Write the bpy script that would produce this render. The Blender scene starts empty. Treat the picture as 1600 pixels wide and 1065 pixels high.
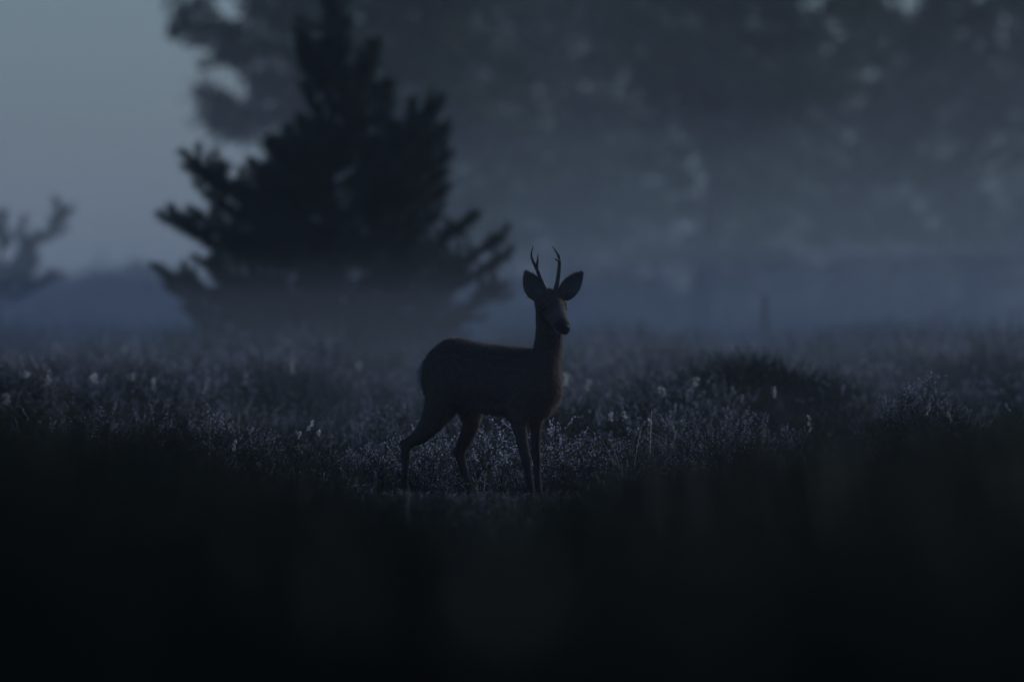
import bpy, math, random
import numpy as np
from mathutils import Vector, Matrix

random.seed(7)
rng = np.random.default_rng(11)
sc = bpy.context.scene
C = sc.collection

# ------------------------------------------------------------------ camera
D = 50.0                       # metres from the lens to the deer
CAMZ = 0.845                   # lens height
K = 400.0 / 36.0 * 1600.0      # telephoto: photograph pixels per radian
S = K / D                      # photograph pixels per metre at the deer
HOR = 485.0                    # horizon row of the photograph
cam_d = bpy.data.cameras.new('camera')
cam = bpy.data.objects.new('camera', cam_d)
C.objects.link(cam)
cam_d.lens = 400.0
cam_d.sensor_width = 36.0
cam_d.clip_start = 0.5
cam_d.clip_end = 4000.0
cam.location = (0.0, 0.0, CAMZ)
cam.rotation_euler = (math.radians(90.0) - math.atan((532.5 - HOR) / K), 0.0, 0.0)
cam_d.dof.use_dof = True
cam_d.dof.focus_distance = D
cam_d.dof.aperture_fstop = 3.6
cam_d.dof.aperture_blades = 0
sc.camera = cam

# ------------------------------------------------------------------ sky, sun, exposure
SUN_EL, SUN_AZ = math.radians(19.0), math.radians(52.0)     # azimuth from +Y towards +X
world = bpy.data.worlds.new('World')
sc.world = world
world.use_nodes = True
wn, wl = world.node_tree.nodes, world.node_tree.links
wn.clear()
sky = wn.new('ShaderNodeTexSky')
sky.sky_type = 'NISHITA'
sky.sun_disc = False
sky.sun_elevation = SUN_EL
sky.sun_rotation = SUN_AZ
sky.air_density = 1.0
sky.dust_density = 1.0
sky.ozone_density = 3.0
tint = wn.new('ShaderNodeMix')
tint.data_type = 'RGBA'
tint.blend_type = 'MULTIPLY'
tint.inputs[0].default_value = 1.0
tint.inputs[7].default_value = (0.64, 0.895, 1.46, 1.0)      # the cold cast of the dusk
bg = wn.new('ShaderNodeBackground')
bg.inputs['Strength'].default_value = 0.05
out = wn.new('ShaderNodeOutputWorld')
wl.new(sky.outputs[0], tint.inputs[6])
wl.new(tint.outputs[2], bg.inputs['Color'])
wl.new(bg.outputs[0], out.inputs['Surface'])

sun_d = bpy.data.lights.new('sun', 'SUN')
sun_d.energy = 1.2
sun_d.angle = math.radians(12.0)
sun_d.color = (0.80, 0.92, 1.0)
sun = bpy.data.objects.new('sun', sun_d)
C.objects.link(sun)
sd = Vector((math.sin(SUN_AZ) * math.cos(SUN_EL), math.cos(SUN_AZ) * math.cos(SUN_EL), math.sin(SUN_EL)))
sun.rotation_euler = sd.to_track_quat('Z', 'Y').to_euler()
sun.location = (20, 60, 40)

sc.view_settings.view_transform = 'Standard'
sc.view_settings.look = 'None'
sc.view_settings.exposure = 0.0
sc.view_settings.gamma = 1.0
sc.view_settings.use_curve_mapping = False
sc.cycles.volume_bounces = 0
sc.cycles.max_bounces = 4
sc.cycles.diffuse_bounces = 1
sc.cycles.use_denoising = True
sc.cycles.use_adaptive_sampling = True
sc.cycles.adaptive_threshold = 0.02

# ------------------------------------------------------------------ helpers
def px2w(x, y, d):
    """a point at distance d that the lens shows at pixel (x, y) of the photograph"""
    return Vector(((x - 800.0) / K * d, d, CAMZ - (y - HOR) / K * d))

def mesh_obj(name, verts, faces, mats, parent=None, mat_idx=None, smooth=False, loc=None):
    me = bpy.data.meshes.new(name)
    me.from_pydata([tuple(v) for v in verts], [], faces)
    for m in (mats if isinstance(mats, (list, tuple)) else [mats]):
        me.materials.append(m)
    if mat_idx is not None:
        me.polygons.foreach_set('material_index', mat_idx)
    if smooth:
        me.polygons.foreach_set('use_smooth', [True] * len(me.polygons))
    me.update()
    o = bpy.data.objects.new(name, me)
    C.objects.link(o)
    if parent is not None:
        o.parent = parent
    if loc is not None:
        o.location = loc
    return o

def empty(name, loc, label, cat, group=None):
    o = bpy.data.objects.new(name, None)
    C.objects.link(o)
    o.location = loc
    o.empty_display_size = 0.1
    o['label'] = label
    o['category'] = cat
    if group:
        o['group'] = group
    return o

def tag(o, label, cat, group=None):
    o['label'] = label
    o['category'] = cat
    if group:
        o['group'] = group

def principled(name, col, rough=0.8, trans=0.0, var=0.25, scale=40.0, spec=0.25, rnd=0.0, bump=0.0):
    m = bpy.data.materials.new(name)
    m.use_nodes = True
    nt = m.node_tree
    n, l = nt.nodes, nt.links
    n.clear()
    o = n.new('ShaderNodeOutputMaterial')
    p = n.new('ShaderNodeBsdfPrincipled')
    p.inputs['Roughness'].default_value = rough
    p.inputs['Specular IOR Level'].default_value = spec
    tc = n.new('ShaderNodeTexCoord')
    nz = n.new('ShaderNodeTexNoise')
    nz.inputs['Scale'].default_value = scale
    nz.inputs['Detail'].default_value = 3.0
    l.new(tc.outputs['Object'], nz.inputs['Vector'])
    r = n.new('ShaderNodeValToRGB')
    e = r.color_ramp.elements
    e[0].position, e[1].position = 0.3, 0.7
    e[0].color = (*[c * (1 - var) for c in col], 1)
    e[1].color = (*[min(1, c * (1 + var)) for c in col], 1)
    l.new(nz.outputs[0], r.inputs[0])
    src = r.outputs[0]
    if rnd > 0:
        oi = n.new('ShaderNodeObjectInfo')
        mr = n.new('ShaderNodeMapRange')
        mr.inputs[3].default_value = 1 - rnd
        mr.inputs[4].default_value = 1 + rnd
        l.new(oi.outputs['Random'], mr.inputs[0])
        mx = n.new('ShaderNodeVectorMath')
        mx.operation = 'SCALE'
        l.new(src, mx.inputs[0])
        l.new(mr.outputs[0], mx.inputs['Scale'])
        src = mx.outputs[0]
    l.new(src, p.inputs['Base Color'])
    if bump > 0:
        b = n.new('ShaderNodeBump')
        b.inputs['Strength'].default_value = bump
        b.inputs['Distance'].default_value = 0.01
        l.new(nz.outputs[0], b.inputs['Height'])
        l.new(b.outputs[0], p.inputs['Normal'])
    sh = p.outputs[0]
    if trans > 0:
        t = n.new('ShaderNodeBsdfTranslucent')
        l.new(src, t.inputs['Color'])
        ms = n.new('ShaderNodeMixShader')
        ms.inputs[0].default_value = trans
        l.new(sh, ms.inputs[1])
        l.new(t.outputs[0], ms.inputs[2])
        sh = ms.outputs[0]
    l.new(sh, o.inputs['Surface'])
    return m

M = dict(
    peat=principled('peat_ground', (0.035, 0.030, 0.024), 0.95, var=0.5, scale=3.0, bump=0.6),
    heather=principled('heather_leaf', (0.045, 0.058, 0.036), 0.75, 0.25, rnd=0.45),
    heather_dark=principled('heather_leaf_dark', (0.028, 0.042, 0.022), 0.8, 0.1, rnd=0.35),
    stem=principled('heather_stem', (0.075, 0.058, 0.045), 0.85, rnd=0.4),
    bloom=principled('heather_bloom', (0.44, 0.37, 0.43), 0.8, 0.45, rnd=0.75),
    faded=principled('faded_bloom', (0.46, 0.42, 0.39), 0.8, 0.5, rnd=0.6),
    straw=principled('dry_straw', (0.62, 0.58, 0.50), 0.7, 0.55, rnd=0.3),
    grass=principled('grass_blade', (0.055, 0.085, 0.030), 0.6, 0.3, rnd=0.4),
    bark=principled('pine_bark', (0.10, 0.070, 0.050), 0.9, var=0.5, scale=14.0, bump=0.6),
    needle=principled('pine_needle', (0.035, 0.062, 0.036), 0.6, 0.12),
    obark=principled('oak_bark', (0.085, 0.075, 0.062), 0.9, var=0.4, scale=9.0, bump=0.6),
    leaf=principled('oak_leaf', (0.055, 0.080, 0.030), 0.65, 0.3, var=0.4, scale=2.0),
    scrub=principled('scrub_leaf', (0.050, 0.070, 0.035), 0.7, 0.3, var=0.4, scale=2.0),
    post=principled('weathered_wood', (0.16, 0.14, 0.12), 0.85, var=0.4, scale=20.0, bump=0.4),
    antler=principled('antler_bone', (0.13, 0.10, 0.075), 0.6, var=0.4, scale=90.0, bump=0.8),
    hoof=principled('hoof_horn', (0.02, 0.018, 0.016), 0.45),
    eye=principled('eye_dark', (0.008, 0.006, 0.005), 0.08, spec=0.6),
    nose=principled('nose_skin', (0.012, 0.011, 0.011), 0.35, spec=0.5, bump=0.3, scale=300.0),
)

def smooth01(a, b, v):
    t = np.clip((v - a) / (b - a), 0, 1)
    return t * t * (3 - 2 * t)

# ------------------------------------------------------------------ ground
MOUNDS = [  # x, y, height, radius x, radius y: hummocks of the heath
    (px2w(1190, 560, 62).x, 62.0, 0.33, 0.50, 1.4),
    (px2w(40, 540, 60).x, 60.0, 0.28, 0.45, 1.5),
    (px2w(1440, 580, 54).x, 54.0, 0.22, 0.40, 1.0),
    (px2w(1520, 500, 92).x, 92.0, 0.16, 1.3, 3.0),
    (px2w(230, 540, 66).x, 66.0, 0.10, 0.40, 2.0),
]
def ground_h(x, y):
    x = np.asarray(x, float); y = np.asarray(y, float)
    h = 0.27 * smooth01(51, 78, y) + 0.10 * smooth01(30, 14, y)
    n = (np.sin(x * 1.7 + y * 0.31) * np.cos(y * 0.83 - x * 0.4) + 0.6 * np.sin(x * 3.1 - y * 1.3 + 1.7)
         + 0.5 * np.cos(x * 0.6 + y * 2.1))
    amp = 0.030 * (1 - 0.85 * np.exp(-((x / 1.2) ** 2 + ((y - 50) / 2.0) ** 2)))
    h = h + n * amp * smooth01(400, 150, np.abs(y))
    for mx, my, mh, rx, ry in MOUNDS:
        h = h + mh * np.exp(-((x - mx) / rx) ** 2 - ((y - my) / ry) ** 2)
    return h

xs = np.unique(np.concatenate([np.arange(-14, 14.01, 0.3), np.linspace(14, 600, 24), -np.linspace(14, 600, 24)]))
ys = np.unique(np.concatenate([np.arange(3, 140, 0.35), np.linspace(140, 900, 60), np.linspace(-250, 3, 20)]))
GX, GY = np.meshgrid(xs, ys)
GZ = ground_h(GX, GY)
gv = np.stack([GX.ravel(), GY.ravel(), GZ.ravel()], 1)
nx = len(xs)
ii, jj = np.meshgrid(np.arange(len(ys) - 1), np.arange(nx - 1), indexing='ij')
a = (ii * nx + jj).ravel()
gf = np.stack([a, a + 1, a + nx + 1, a + nx], 1).tolist()
ground = mesh_obj('ground', gv, gf, M['peat'], smooth=True)
ground['kind'] = 'structure'

# ------------------------------------------------------------------ tuft templates for the ground cover
class Buf:
    def __init__(s): s.v = []; s.f = []; s.m = []
    def tri(s, a, b, c, m):
        i = len(s.v); s.v += [a, b, c]; s.f.append((i, i + 1, i + 2)); s.m.append(m)
    def quad(s, a, b, c, d, m):
        i = len(s.v); s.v += [a, b, c, d]; s.f.append((i, i + 1, i + 2, i + 3)); s.m.append(m)
    def blade(s, p, d, length, w, bend, m, segs=3):
        """a tapering curved blade"""
        d = d.normalized()
        side = d.cross(Vector((random.gauss(0, 1), random.gauss(0, 1), 0.2))).normalized()
        prev = None
        q = p.copy()
        for k in range(segs + 1):
            t = k / segs
            ww = w * (1 - t) * 0.5 + 0.0004
            cur = (q - side * ww, q + side * ww)
            if prev:
                s.quad(prev[0], prev[1], cur[1], cur[0], m)
            prev = cur
            dd = (d + Vector((bend.x, bend.y, -0.2 * t)) * t).normalized()
            q = q + dd * (length / segs)
        return q
    def tube(s, pts, rads, m, n=4):
        rings = []
        for k, p in enumerate(pts):
            t = (pts[min(k + 1, len(pts) - 1)] - pts[max(k - 1, 0)]).normalized()
            u = t.cross(Vector((0.3, 1, 0.2))).normalized(); w = t.cross(u)
            i = len(s.v)
            for j in range(n):
                an = 2 * math.pi * j / n
                s.v.append(p + (u * math.cos(an) + w * math.sin(an)) * rads[k])
            rings.append(i)
        for k in range(len(rings) - 1):
            for j in range(n):
                a0, b0 = rings[k] + j, rings[k] + (j + 1) % n
                a1, b1 = rings[k + 1] + j, rings[k + 1] + (j + 1) % n
                s.f.append((a0, b0, b1, a1)); s.m.append(m)
    def leaf(s, p, d, L, w, m):
        d = d.normalized()
        side = d.cross(Vector((random.gauss(0, 1), random.gauss(0, 1), random.gauss(0, 1)))).normalized() * w
        s.quad(p, p + d * L * 0.5 + side, p + d * L, p + d * L * 0.5 - side, m)

def rv(sx=1.0, sz=1.0):
    return Vector((random.gauss(0, sx), random.gauss(0, sx), random.gauss(0, sz)))

def heather_tuft(nstem, h, spread, bloom, pale):
    """slots: 0 leaf, 1 stem, 2 bloom, 3 faded"""
    b = Buf()
    for _ in range(nstem):
        an = random.uniform(0, 6.283); lean = random.uniform(0, spread)
        base = Vector((math.cos(an), math.sin(an), 0)) * random.uniform(0, 0.05)
        d = Vector((math.cos(an) * lean, math.sin(an) * lean, 1)).normalized()
        L = h * random.uniform(0.6, 1.1)
        pts = [base]
        dd = d.copy()
        for k in range(3):
            dd = (dd + rv(0.22, 0.10) + Vector((0, 0, 0.10))).normalized()
            pts.append(pts[-1] + dd * L / 3)
        b.tube(pts, [0.0026, 0.0020, 0.0014, 0.0007], 1, 3)
        twigs = []
        for k in range(random.randint(3, 5)):
            t = random.uniform(0.35, 0.9)
            i = min(2, int(t * 3)); q = pts[i].lerp(pts[i + 1], t * 3 - i)
            td = (dd * 0.6 + rv(0.75, 0.35) + Vector((0, 0, 0.25))).normalized()
            tl = L * random.uniform(0.15, 0.33)
            b.blade(q, td, tl, 0.0020, Vector((0, 0, 0)), 1, 1)
            twigs.append((q, td, tl))
        twigs.append((pts[2], (pts[3] - pts[2]).normalized(), L / 3))
        twigs.append((pts[1], (pts[2] - pts[1]).normalized(), L / 3))
        for ti, (q, td, tl) in enumerate(twigs):
            r = random.random()
            mt = 0
            if r < bloom: mt = 2
            elif r < bloom + pale: mt = 3
            nl = max(5, int(tl / 0.007))
            for k in range(nl):
                t = (k + random.random()) / nl
                p = q + td * tl * t
                m = mt if t > 0.35 else 0
                ld = (td * 0.8 + rv(0.6, 0.5)).normalized()
                if m == 0:
                    b.leaf(p, ld, random.uniform(0.007, 0.013), 0.0020, 0)
                else:
                    b.leaf(p, ld, random.uniform(0.006, 0.011), 0.0034, m)
    return b

def grass_tuft(n, h, dry):
    """slots: 0 grass, 1 straw"""
    b = Buf()
    for _ in range(n):
        an = random.uniform(0, 6.283); lean = abs(random.gauss(0.25, 0.2))
        p = Vector((math.cos(an), math.sin(an), 0)) * random.uniform(0, 0.05)
        d = Vector((math.cos(an) * lean, math.sin(an) * lean, 1))
        bend = Vector((math.cos(an), math.sin(an), 0)) * random.uniform(0, 0.8)
        b.blade(p, d, h * random.uniform(0.45, 1.1), random.uniform(0.0025, 0.0045), bend, 1 if random.random() < dry else 0, 4)
    return b

lib = bpy.data.collections.new('ground_cover_library')      # templates, not linked to the scene
def template(idx, b, mats):
    zs = sorted(v[2] for v in b.v); f_ = 0.32 / zs[int(len(zs) * 0.985)]
    me = bpy.data.meshes.new('cover_tuft')
    me.from_pydata([(v[0], v[1], v[2] * f_) for v in b.v], [], b.f)
    for m in mats: me.materials.append(m)
    me.polygons.foreach_set('material_index', b.m)
    me.update()
    o = bpy.data.objects.new('%02d_cover_tuft' % idx, me)
    lib.objects.link(o)
HM = [M['heather'], M['stem'], M['bloom'], M['faded']]
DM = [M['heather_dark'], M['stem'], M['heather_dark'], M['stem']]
GM = [M['grass'], M['straw']]
T = 0
for k in range(5):                                  # 0-4 flowering heather
    template(T, heather_tuft(17, 0.30, 1.0, 0.36, 0.08), HM); T += 1
for k in range(3):                                  # 5-7 heather gone over
    template(T, heather_tuft(15, 0.30, 1.0, 0.14, 0.30), HM); T += 1
for k in range(4):                                  # 8-11 dark green heather
    template(T, heather_tuft(20, 0.30, 1.0, 0.0, 0.0), DM); T += 1
for k in range(3):                                  # 12-14 grass
    template(T, grass_tuft(34, 0.28, 0.25), GM); T += 1

def scatter(name, pts, scl, idx):
    n = len(pts)
    me = bpy.data.meshes.new(name)
    me.from_pydata(pts.tolist(), [], [])
    rot = np.zeros((n, 3)); rot[:, 2] = rng.uniform(0, 6.283, n)
    rot[:, :2] = rng.normal(0, 0.10, (n, 2))
    at = me.attributes.new('rot', 'FLOAT_VECTOR', 'POINT'); at.data.foreach_set('vector', rot.ravel().astype(np.float32))
    at = me.attributes.new('scl', 'FLOAT_VECTOR', 'POINT'); at.data.foreach_set('vector', scl.ravel().astype(np.float32))
    at = me.attributes.new('idx', 'INT', 'POINT'); at.data.foreach_set('value', idx.astype(np.int32))
    o = bpy.data.objects.new(name, me)
    C.objects.link(o)
    o['kind'] = 'stuff'
    ng = bpy.data.node_groups.new('scatter_' + name, 'GeometryNodeTree')
    ng.interface.new_socket('Geometry', in_out='INPUT', socket_type='NodeSocketGeometry')
    ng.interface.new_socket('Geometry', in_out='OUTPUT', socket_type='NodeSocketGeometry')
    N, L = ng.nodes, ng.links
    gi, go = N.new('NodeGroupInput'), N.new('NodeGroupOutput')
    ip = N.new('GeometryNodeInstanceOnPoints')
    ci = N.new('GeometryNodeCollectionInfo')
    ci.inputs['Collection'].default_value = lib
    ci.inputs['Separate Children'].default_value = True
    ci.inputs['Reset Children'].default_value = True
    def attr(nm, ty):
        a_ = N.new('GeometryNodeInputNamedAttribute'); a_.data_type = ty
        a_.inputs['Name'].default_value = nm
        return a_.outputs['Attribute']
    L.new(gi.outputs[0], ip.inputs['Points'])
    L.new(ci.outputs[0], ip.inputs['Instance'])
    ip.inputs['Pick Instance'].default_value = True
    L.new(attr('idx', 'INT'), ip.inputs['Instance Index'])
    L.new(attr('rot', 'FLOAT_VECTOR'), ip.inputs['Rotation'])
    L.new(attr('scl', 'FLOAT_VECTOR'), ip.inputs['Scale'])
    L.new(ip.outputs[0], go.inputs[0])
    md = o.modifiers.new('scatter', 'NODES'); md.node_group = ng
    return o

# the upper edge of the foreground plants, from the photograph (column, row)
FG = np.array([(-400, 590), (0, 632), (80, 640), (150, 705), (230, 675), (310, 775), (430, 725), (520, 800),
               (700, 815), (900, 815), (1000, 800), (1065, 700), (1140, 765), (1230, 690), (1330, 668), (1410, 735), (1500, 655), (2000, 630)], float)
def patches(x, y, s=1.0):
    return 0.5 + 0.25 * (np.sin(x * 2.3 * s + 1.3 * np.sin(y * 0.9 * s)) + np.sin(y * 1.1 * s + x * 0.9 * s + 2.0))

def cover(name, y0, y1, dens, margin, kinds, base_h):
    area_n = int(dens * (y1 - y0) * 2 * (0.045 * (y0 + y1) / 2 + margin))
    y = rng.uniform(y0, y1, area_n)
    x = rng.uniform(-1, 1, area_n) * (0.045 * y + margin)
    z = ground_h(x, y)
    p = patches(x, y)
    hs = base_h * (0.35 + 0.95 * p + 0.35 * patches(x + 3, y, 2.3)) * rng.uniform(0.7, 1.25, area_n)
    on_mound = np.zeros(area_n)
    for mx_, my_, mh_, rx_, ry_ in MOUNDS[:3]:
        on_mound = np.maximum(on_mound, np.exp(-((x - mx_) / rx_) ** 2 - ((y - my_) / ry_) ** 2))
    hs = hs * (1 - 0.4 * on_mound)
    px = 800 + x / y * K
    row = np.interp(px, FG[:, 0], FG[:, 1])
    row = row + 95 * smooth01(22, 13, y)
    cap = CAMZ - (np.where(y < 32, row + 25, np.maximum(row, 775)) - HOR) / K * y - z
    deer = (x > -0.62) & (x < 0.36) & (y < 50.0)
    cap = np.where((y >= 42), np.where(deer, CAMZ - (768 - HOR) / K * y - z, 0.26 - 0.10 * np.exp(-(x / 1.6) ** 2)), cap)
    if y0 < 50:
        use = (y < 32)
        hs = np.where(use, np.maximum(cap, 0.05) * rng.uniform(0.7, 1.05, area_n), hs)
        hs = np.where(y < 50.4, np.minimum(hs, np.maximum(cap, 0.05)), hs)
    wid = np.clip(hs * 1.25, 0.18, 0.45)
    scl = np.stack([wid, wid, hs], 1) / 0.32
    idx = kinds(x, y, p, area_n)
    return scatter(name, np.stack([x, y, z - 0.01], 1), scl, idx)

def k_mid(x, y, p, n):
    r = rng.random(n)
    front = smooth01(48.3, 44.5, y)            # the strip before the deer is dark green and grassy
    g = patches(x * 1.3 + 5, y * 0.8, 1.7) + rng.normal(0, 0.10, n)
    i = rng.integers(0, 5, n)
    i = np.where(r < 0.30, rng.integers(5, 8, n), i)
    i = np.where(g > 0.64, rng.integers(8, 12, n), i)     # dark green patches between the flowering ones
    i = np.where(r > 0.90, rng.integers(12, 15, n), i)
    for mx_, my_, mh_, rx_, ry_ in MOUNDS[:1]:
        i = np.where((np.exp(-((x - mx_) / rx_) ** 2 - ((y - my_) / ry_) ** 2) > 0.3) & (r > 0.12), rng.integers(8, 12, n), i)
    q = rng.random(n)
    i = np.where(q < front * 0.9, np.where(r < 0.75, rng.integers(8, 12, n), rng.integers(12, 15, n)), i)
    return i
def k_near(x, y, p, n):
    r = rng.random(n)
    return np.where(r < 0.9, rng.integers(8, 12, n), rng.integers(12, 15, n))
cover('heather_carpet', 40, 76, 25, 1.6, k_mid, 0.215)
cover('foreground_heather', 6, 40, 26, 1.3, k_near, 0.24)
cover('distant_heather', 76, 132, 9, 2.0, k_mid, 0.29)
cover('far_heath', 132, 300, 1.5, 3.0, k_mid, 0.45)

# ------------------------------------------------------------------ the roe deer
deer_root = empty('roe_deer', (0.0, D, 0.0),
                  'brown roe buck with short forked antlers standing in the heather, head turned to look out', 'deer')
def Q(x, y, dy):
    """photograph pixel at the deer, plus depth in metres, in the deer's own frame"""
    return Vector(((x - 800.0) / S, dy, (785.0 - y) / S))
HEAD = math.radians(33.0)
F = Vector((math.cos(HEAD), -math.sin(HEAD), 0))     # forward
R = Vector((-math.sin(HEAD), -math.cos(HEAD), 0))    # the deer's right, towards the camera
UP = Vector((0, 0, 1))
def L3(s, t, z):
    return Vector((-0.385, 0.196, 0)) + F * s + R * t + UP * z

def unit_sphere(nu=14, nv=9):
    v = [Vector((0, 0, 1))]
    for i in range(1, nv):
        th = math.pi * i / nv
        for j in range(nu):
            ph = 2 * math.pi * j / nu
            v.append(Vector((math.sin(th) * math.cos(ph), math.sin(th) * math.sin(ph), math.cos(th))))
    v.append(Vector((0, 0, -1)))
    f = []
    for j in range(nu): f.append((0, 1 + j, 1 + (j + 1) % nu))
    for i in range(nv - 2):
        for j in range(nu):
            a0 = 1 + i * nu + j; b0 = 1 + i * nu + (j + 1) % nu
            f.append((a0, a0 + nu, b0 + nu, b0))
    last = len(v) - 1; o0 = 1 + (nv - 2) * nu
    for j in range(nu): f.append((last, o0 + (j + 1) % nu, o0 + j))
    return v, f
USV, USF = unit_sphere()
BV, BF = [], []
def ell(c, ax, ay, az):
    """an ellipsoid with three half-axis vectors"""
    i = len(BV)
    for v in USV: BV.append(c + ax * v.x + ay * v.y + az * v.z)
    flip = ax.cross(ay).dot(az) < 0
    for f in USF: BF.append(tuple(i + k for k in (reversed(f) if flip else f)))
def ball(c, r): ell(c, Vector((r, 0, 0)), Vector((0, r, 0)), Vector((0, 0, r)))
def catmull(rows, t):
    """rows: tuples of floats; t in 0..len-1"""
    n = len(rows); i = min(int(t), n - 2); f = t - i
    p0, p1, p2, p3 = rows[max(i - 1, 0)], rows[i], rows[i + 1], rows[min(i + 2, n - 1)]
    return [0.5 * (2 * b + (c - a_) * f + (2 * a_ - 5 * b + 4 * c - d) * f * f + (3 * b - a_ - 3 * c + d) * f ** 3)
            for a_, b, c, d in zip(p0, p1, p2, p3)]
def chain(rows, step=0.35):
    """rows: (x, y, depth, radius in metres) along a limb"""
    for (x0, y0, d0, r0), (x1, y1, d1, r1) in zip(rows, rows[1:]):
        a_, b = Q(x0, y0, d0), Q(x1, y1, d1)
        n = max(1, int((b - a_).length / (step * min(r0, r1))))
        for k in range(n + 1):
            t = k / n
            ball(a_.lerp(b, t), r0 + (r1 - r0) * t)

# trunk: s, top, bottom, half width
TR = [(0.008, .606, .530, .052), (0.045, .655, .462, .086), (0.105, .712, .430, .110), (0.18, .724, .408, .118),
      (0.30, .705, .392, .118), (0.41, .692, .378, .120), (0.51, .683, .365, .116), (0.59, .678, .362, .104),
      (0.645, .655, .385, .088), (0.674, .600, .430, .056)]
for k in range(46):
    s, zt, zb, w = catmull(TR, k / 45 * (len(TR) - 1))
    ell(L3(s, 0, (zt + zb) / 2), F * 0.035, R * w, UP * ((zt - zb) / 2))
# shoulders and haunches bulge a little
for t in (1, -1):
    ell(L3(0.575, t * 0.060, 0.50), F * 0.075, R * 0.060, UP * 0.125)
    ell(L3(0.130, t * 0.062, 0.545), F * 0.100, R * 0.060, UP * 0.135)
# neck, head carried high
NK = [(0.570, 0.0, .520, .100, .105), (0.612, 0.0, .590, .080, .088), (0.640, 0.0, .650, .066, .068),
      (0.650, 0.0, .710, .060, .063), (0.652, 0.0, .770, .057, .061), (0.652, 0.004, .830, .055, .058), (0.652, 0.006, .865, .050, .052)]
for k in range(34):
    s, t, z, w, dpt = catmull(NK, k / 33 * (len(NK) - 1))
    ell(L3(s, t, z), F * dpt, R * w, UP * 0.05)
ell(L3(0.640, 0, 0.60), F * 0.062, R * 0.078, UP * 0.11)
# head
HC = Q(857, 471, -0.215)
HD = (Q(881, 507.5, -0.318) - HC).normalized()
HS = HD.cross(UP).normalized()
HU = HS.cross(HD).normalized()
HR = [(-0.045, .044, .040, .002), (-0.015, .064, .052, .000), (0.02, .067, .056, .000), (0.05, .060, .055, -.003), (0.085, .047, .049, -.008),
      (0.115, .038, .041, -.011), (0.142, .033, .035, -.013), (0.162, .030, .030, -.013), (0.176, .024, .024, -.012)]
for k in range(36):
    s, w, h, dz = catmull(HR, k / 35 * (len(HR) - 1))
    ell(HC + HD * s + HU * dz, HD * 0.020, HS * w, HU * h)
ell(HC + HD * 0.015 - HU * 0.038, HD * 0.070, HS * 0.050, HU * 0.036)     # jaw
ell(HC + HD * 0.135 - HU * 0.042, HD * 0.032, HS * 0.022, HU * 0.017)     # chin
for t in (1, -1):
    ell(HC + HD * 0.155 + HS * t * 0.018 - HU * 0.012, HD * 0.018, HS * 0.013, HU * 0.015)   # nostril wings
for t in (1, -1):
    ell(HC + HD * 0.040 + HS * t * 0.050 + HU * 0.020, HD * 0.026, HS * 0.014, HU * 0.014)   # brow ridge
# ears: cupped leaf shapes
def ear(base, tip, width, face):
    ax = tip - base; Ln = ax.length; ax = ax / Ln
    sd_ = ax.cross(face).normalized(); nn = sd_.cross(ax).normalized()
    if nn.dot(face) < 0: nn = -nn
    for k in range(17):
        t = k / 16
        w = width * 0.5 * (math.sin(math.pi * min(1, (0.16 + 0.84 * t)) ** 0.86) ** 0.75 if t < 1 else 0.05)
        w = max(w, 0.006)
        for j in range(-7, 8):
            u = j / 7
            cup = 0.45 * w * (u * u) - 0.010 * math.sin(math.pi * t)
            ball(base + ax * Ln * t + sd_ * u * w + nn * cup, 0.0062 if t < .9 else 0.005)
    for k in range(6):
        ball(base - ax * 0.012 * k + nn * -0.004, 0.021)
ear(Q(843, 463, -0.195), Q(821, 424, -0.185), 0.082, Vector((-0.15, -1, 0.1)))
ear(Q(879, 462, -0.195), Q(909, 425, -0.185), 0.076, Vector((0.25, -1, 0.1)))
# legs: (column, row, depth, radius)
NH, FH, NF, FF = 0.085, 0.205, -0.185, -0.085
chain([(700, 590, NH, .090), (692, 628, NH - .01, .078), (676, 658, NH, .053), (658, 680, NH + .01, .036), (640, 691, NH + .015, .0255),
       (634, 698, NH + .015, .0235), (634, 712, NH + .012, .0205), (633, 735, NH + .008, .0155), (631, 752, NH + .002, .0165), (635, 766, NH - .006, .0155), (638, 775, NH - .012, .014)])
chain([(716, 600, FH, .085), (736, 638, FH - .01, .058), (737, 660, FH, .040), (729, 682, FH + .01, .034), (720, 700, FH + .015, .028),
       (718, 710, FH + .015, .024), (722, 727, FH + .012, .019), (728, 744, FH + .006, .015), (731, 755, FH, .0165), (735, 768, FH - .008, .0155), (738, 777, FH - .014, .014)])
chain([(818, 600, NF + .02, .070), (812, 640, NF, .044), (811, 662, NF, .034), (816, 690, NF, .026), (821, 712, NF, .0235), (823, 722, NF, .0215),
       (826, 740, NF, .0155), (829, 760, NF - .004, .0165), (831, 772, NF - .010, .0155), (833, 780, NF - .014, .014)])
chain([(845, 610, FF + .02, .062), (838, 645, FF, .038), (837, 668, FF, .027), (837, 694, FF, .0215), (838, 712, FF, .0205), (839, 722, FF, .018),
       (840, 742, FF, .0140), (841, 760, FF - .004, .0155), (843, 772, FF - .010, .0150), (844, 780, FF - .014, .014)])
ball(Q(629.5, 690, NH + .02), .014); ball(Q(626.5, 693, NH + .02), .010)          # points of the hocks
ball(Q(712.5, 704, FH + .02), .014); ball(Q(710, 707, FH + .02), .010)
ball(Q(822.5, 716, NF - .006), .0245); ball(Q(839, 716, FF - .006), .0205)       # knees
# short tail tuft under the rump
ell(L3(0.0, 0, 0.585), F * 0.020, R * 0.022, UP * 0.035)

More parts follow.
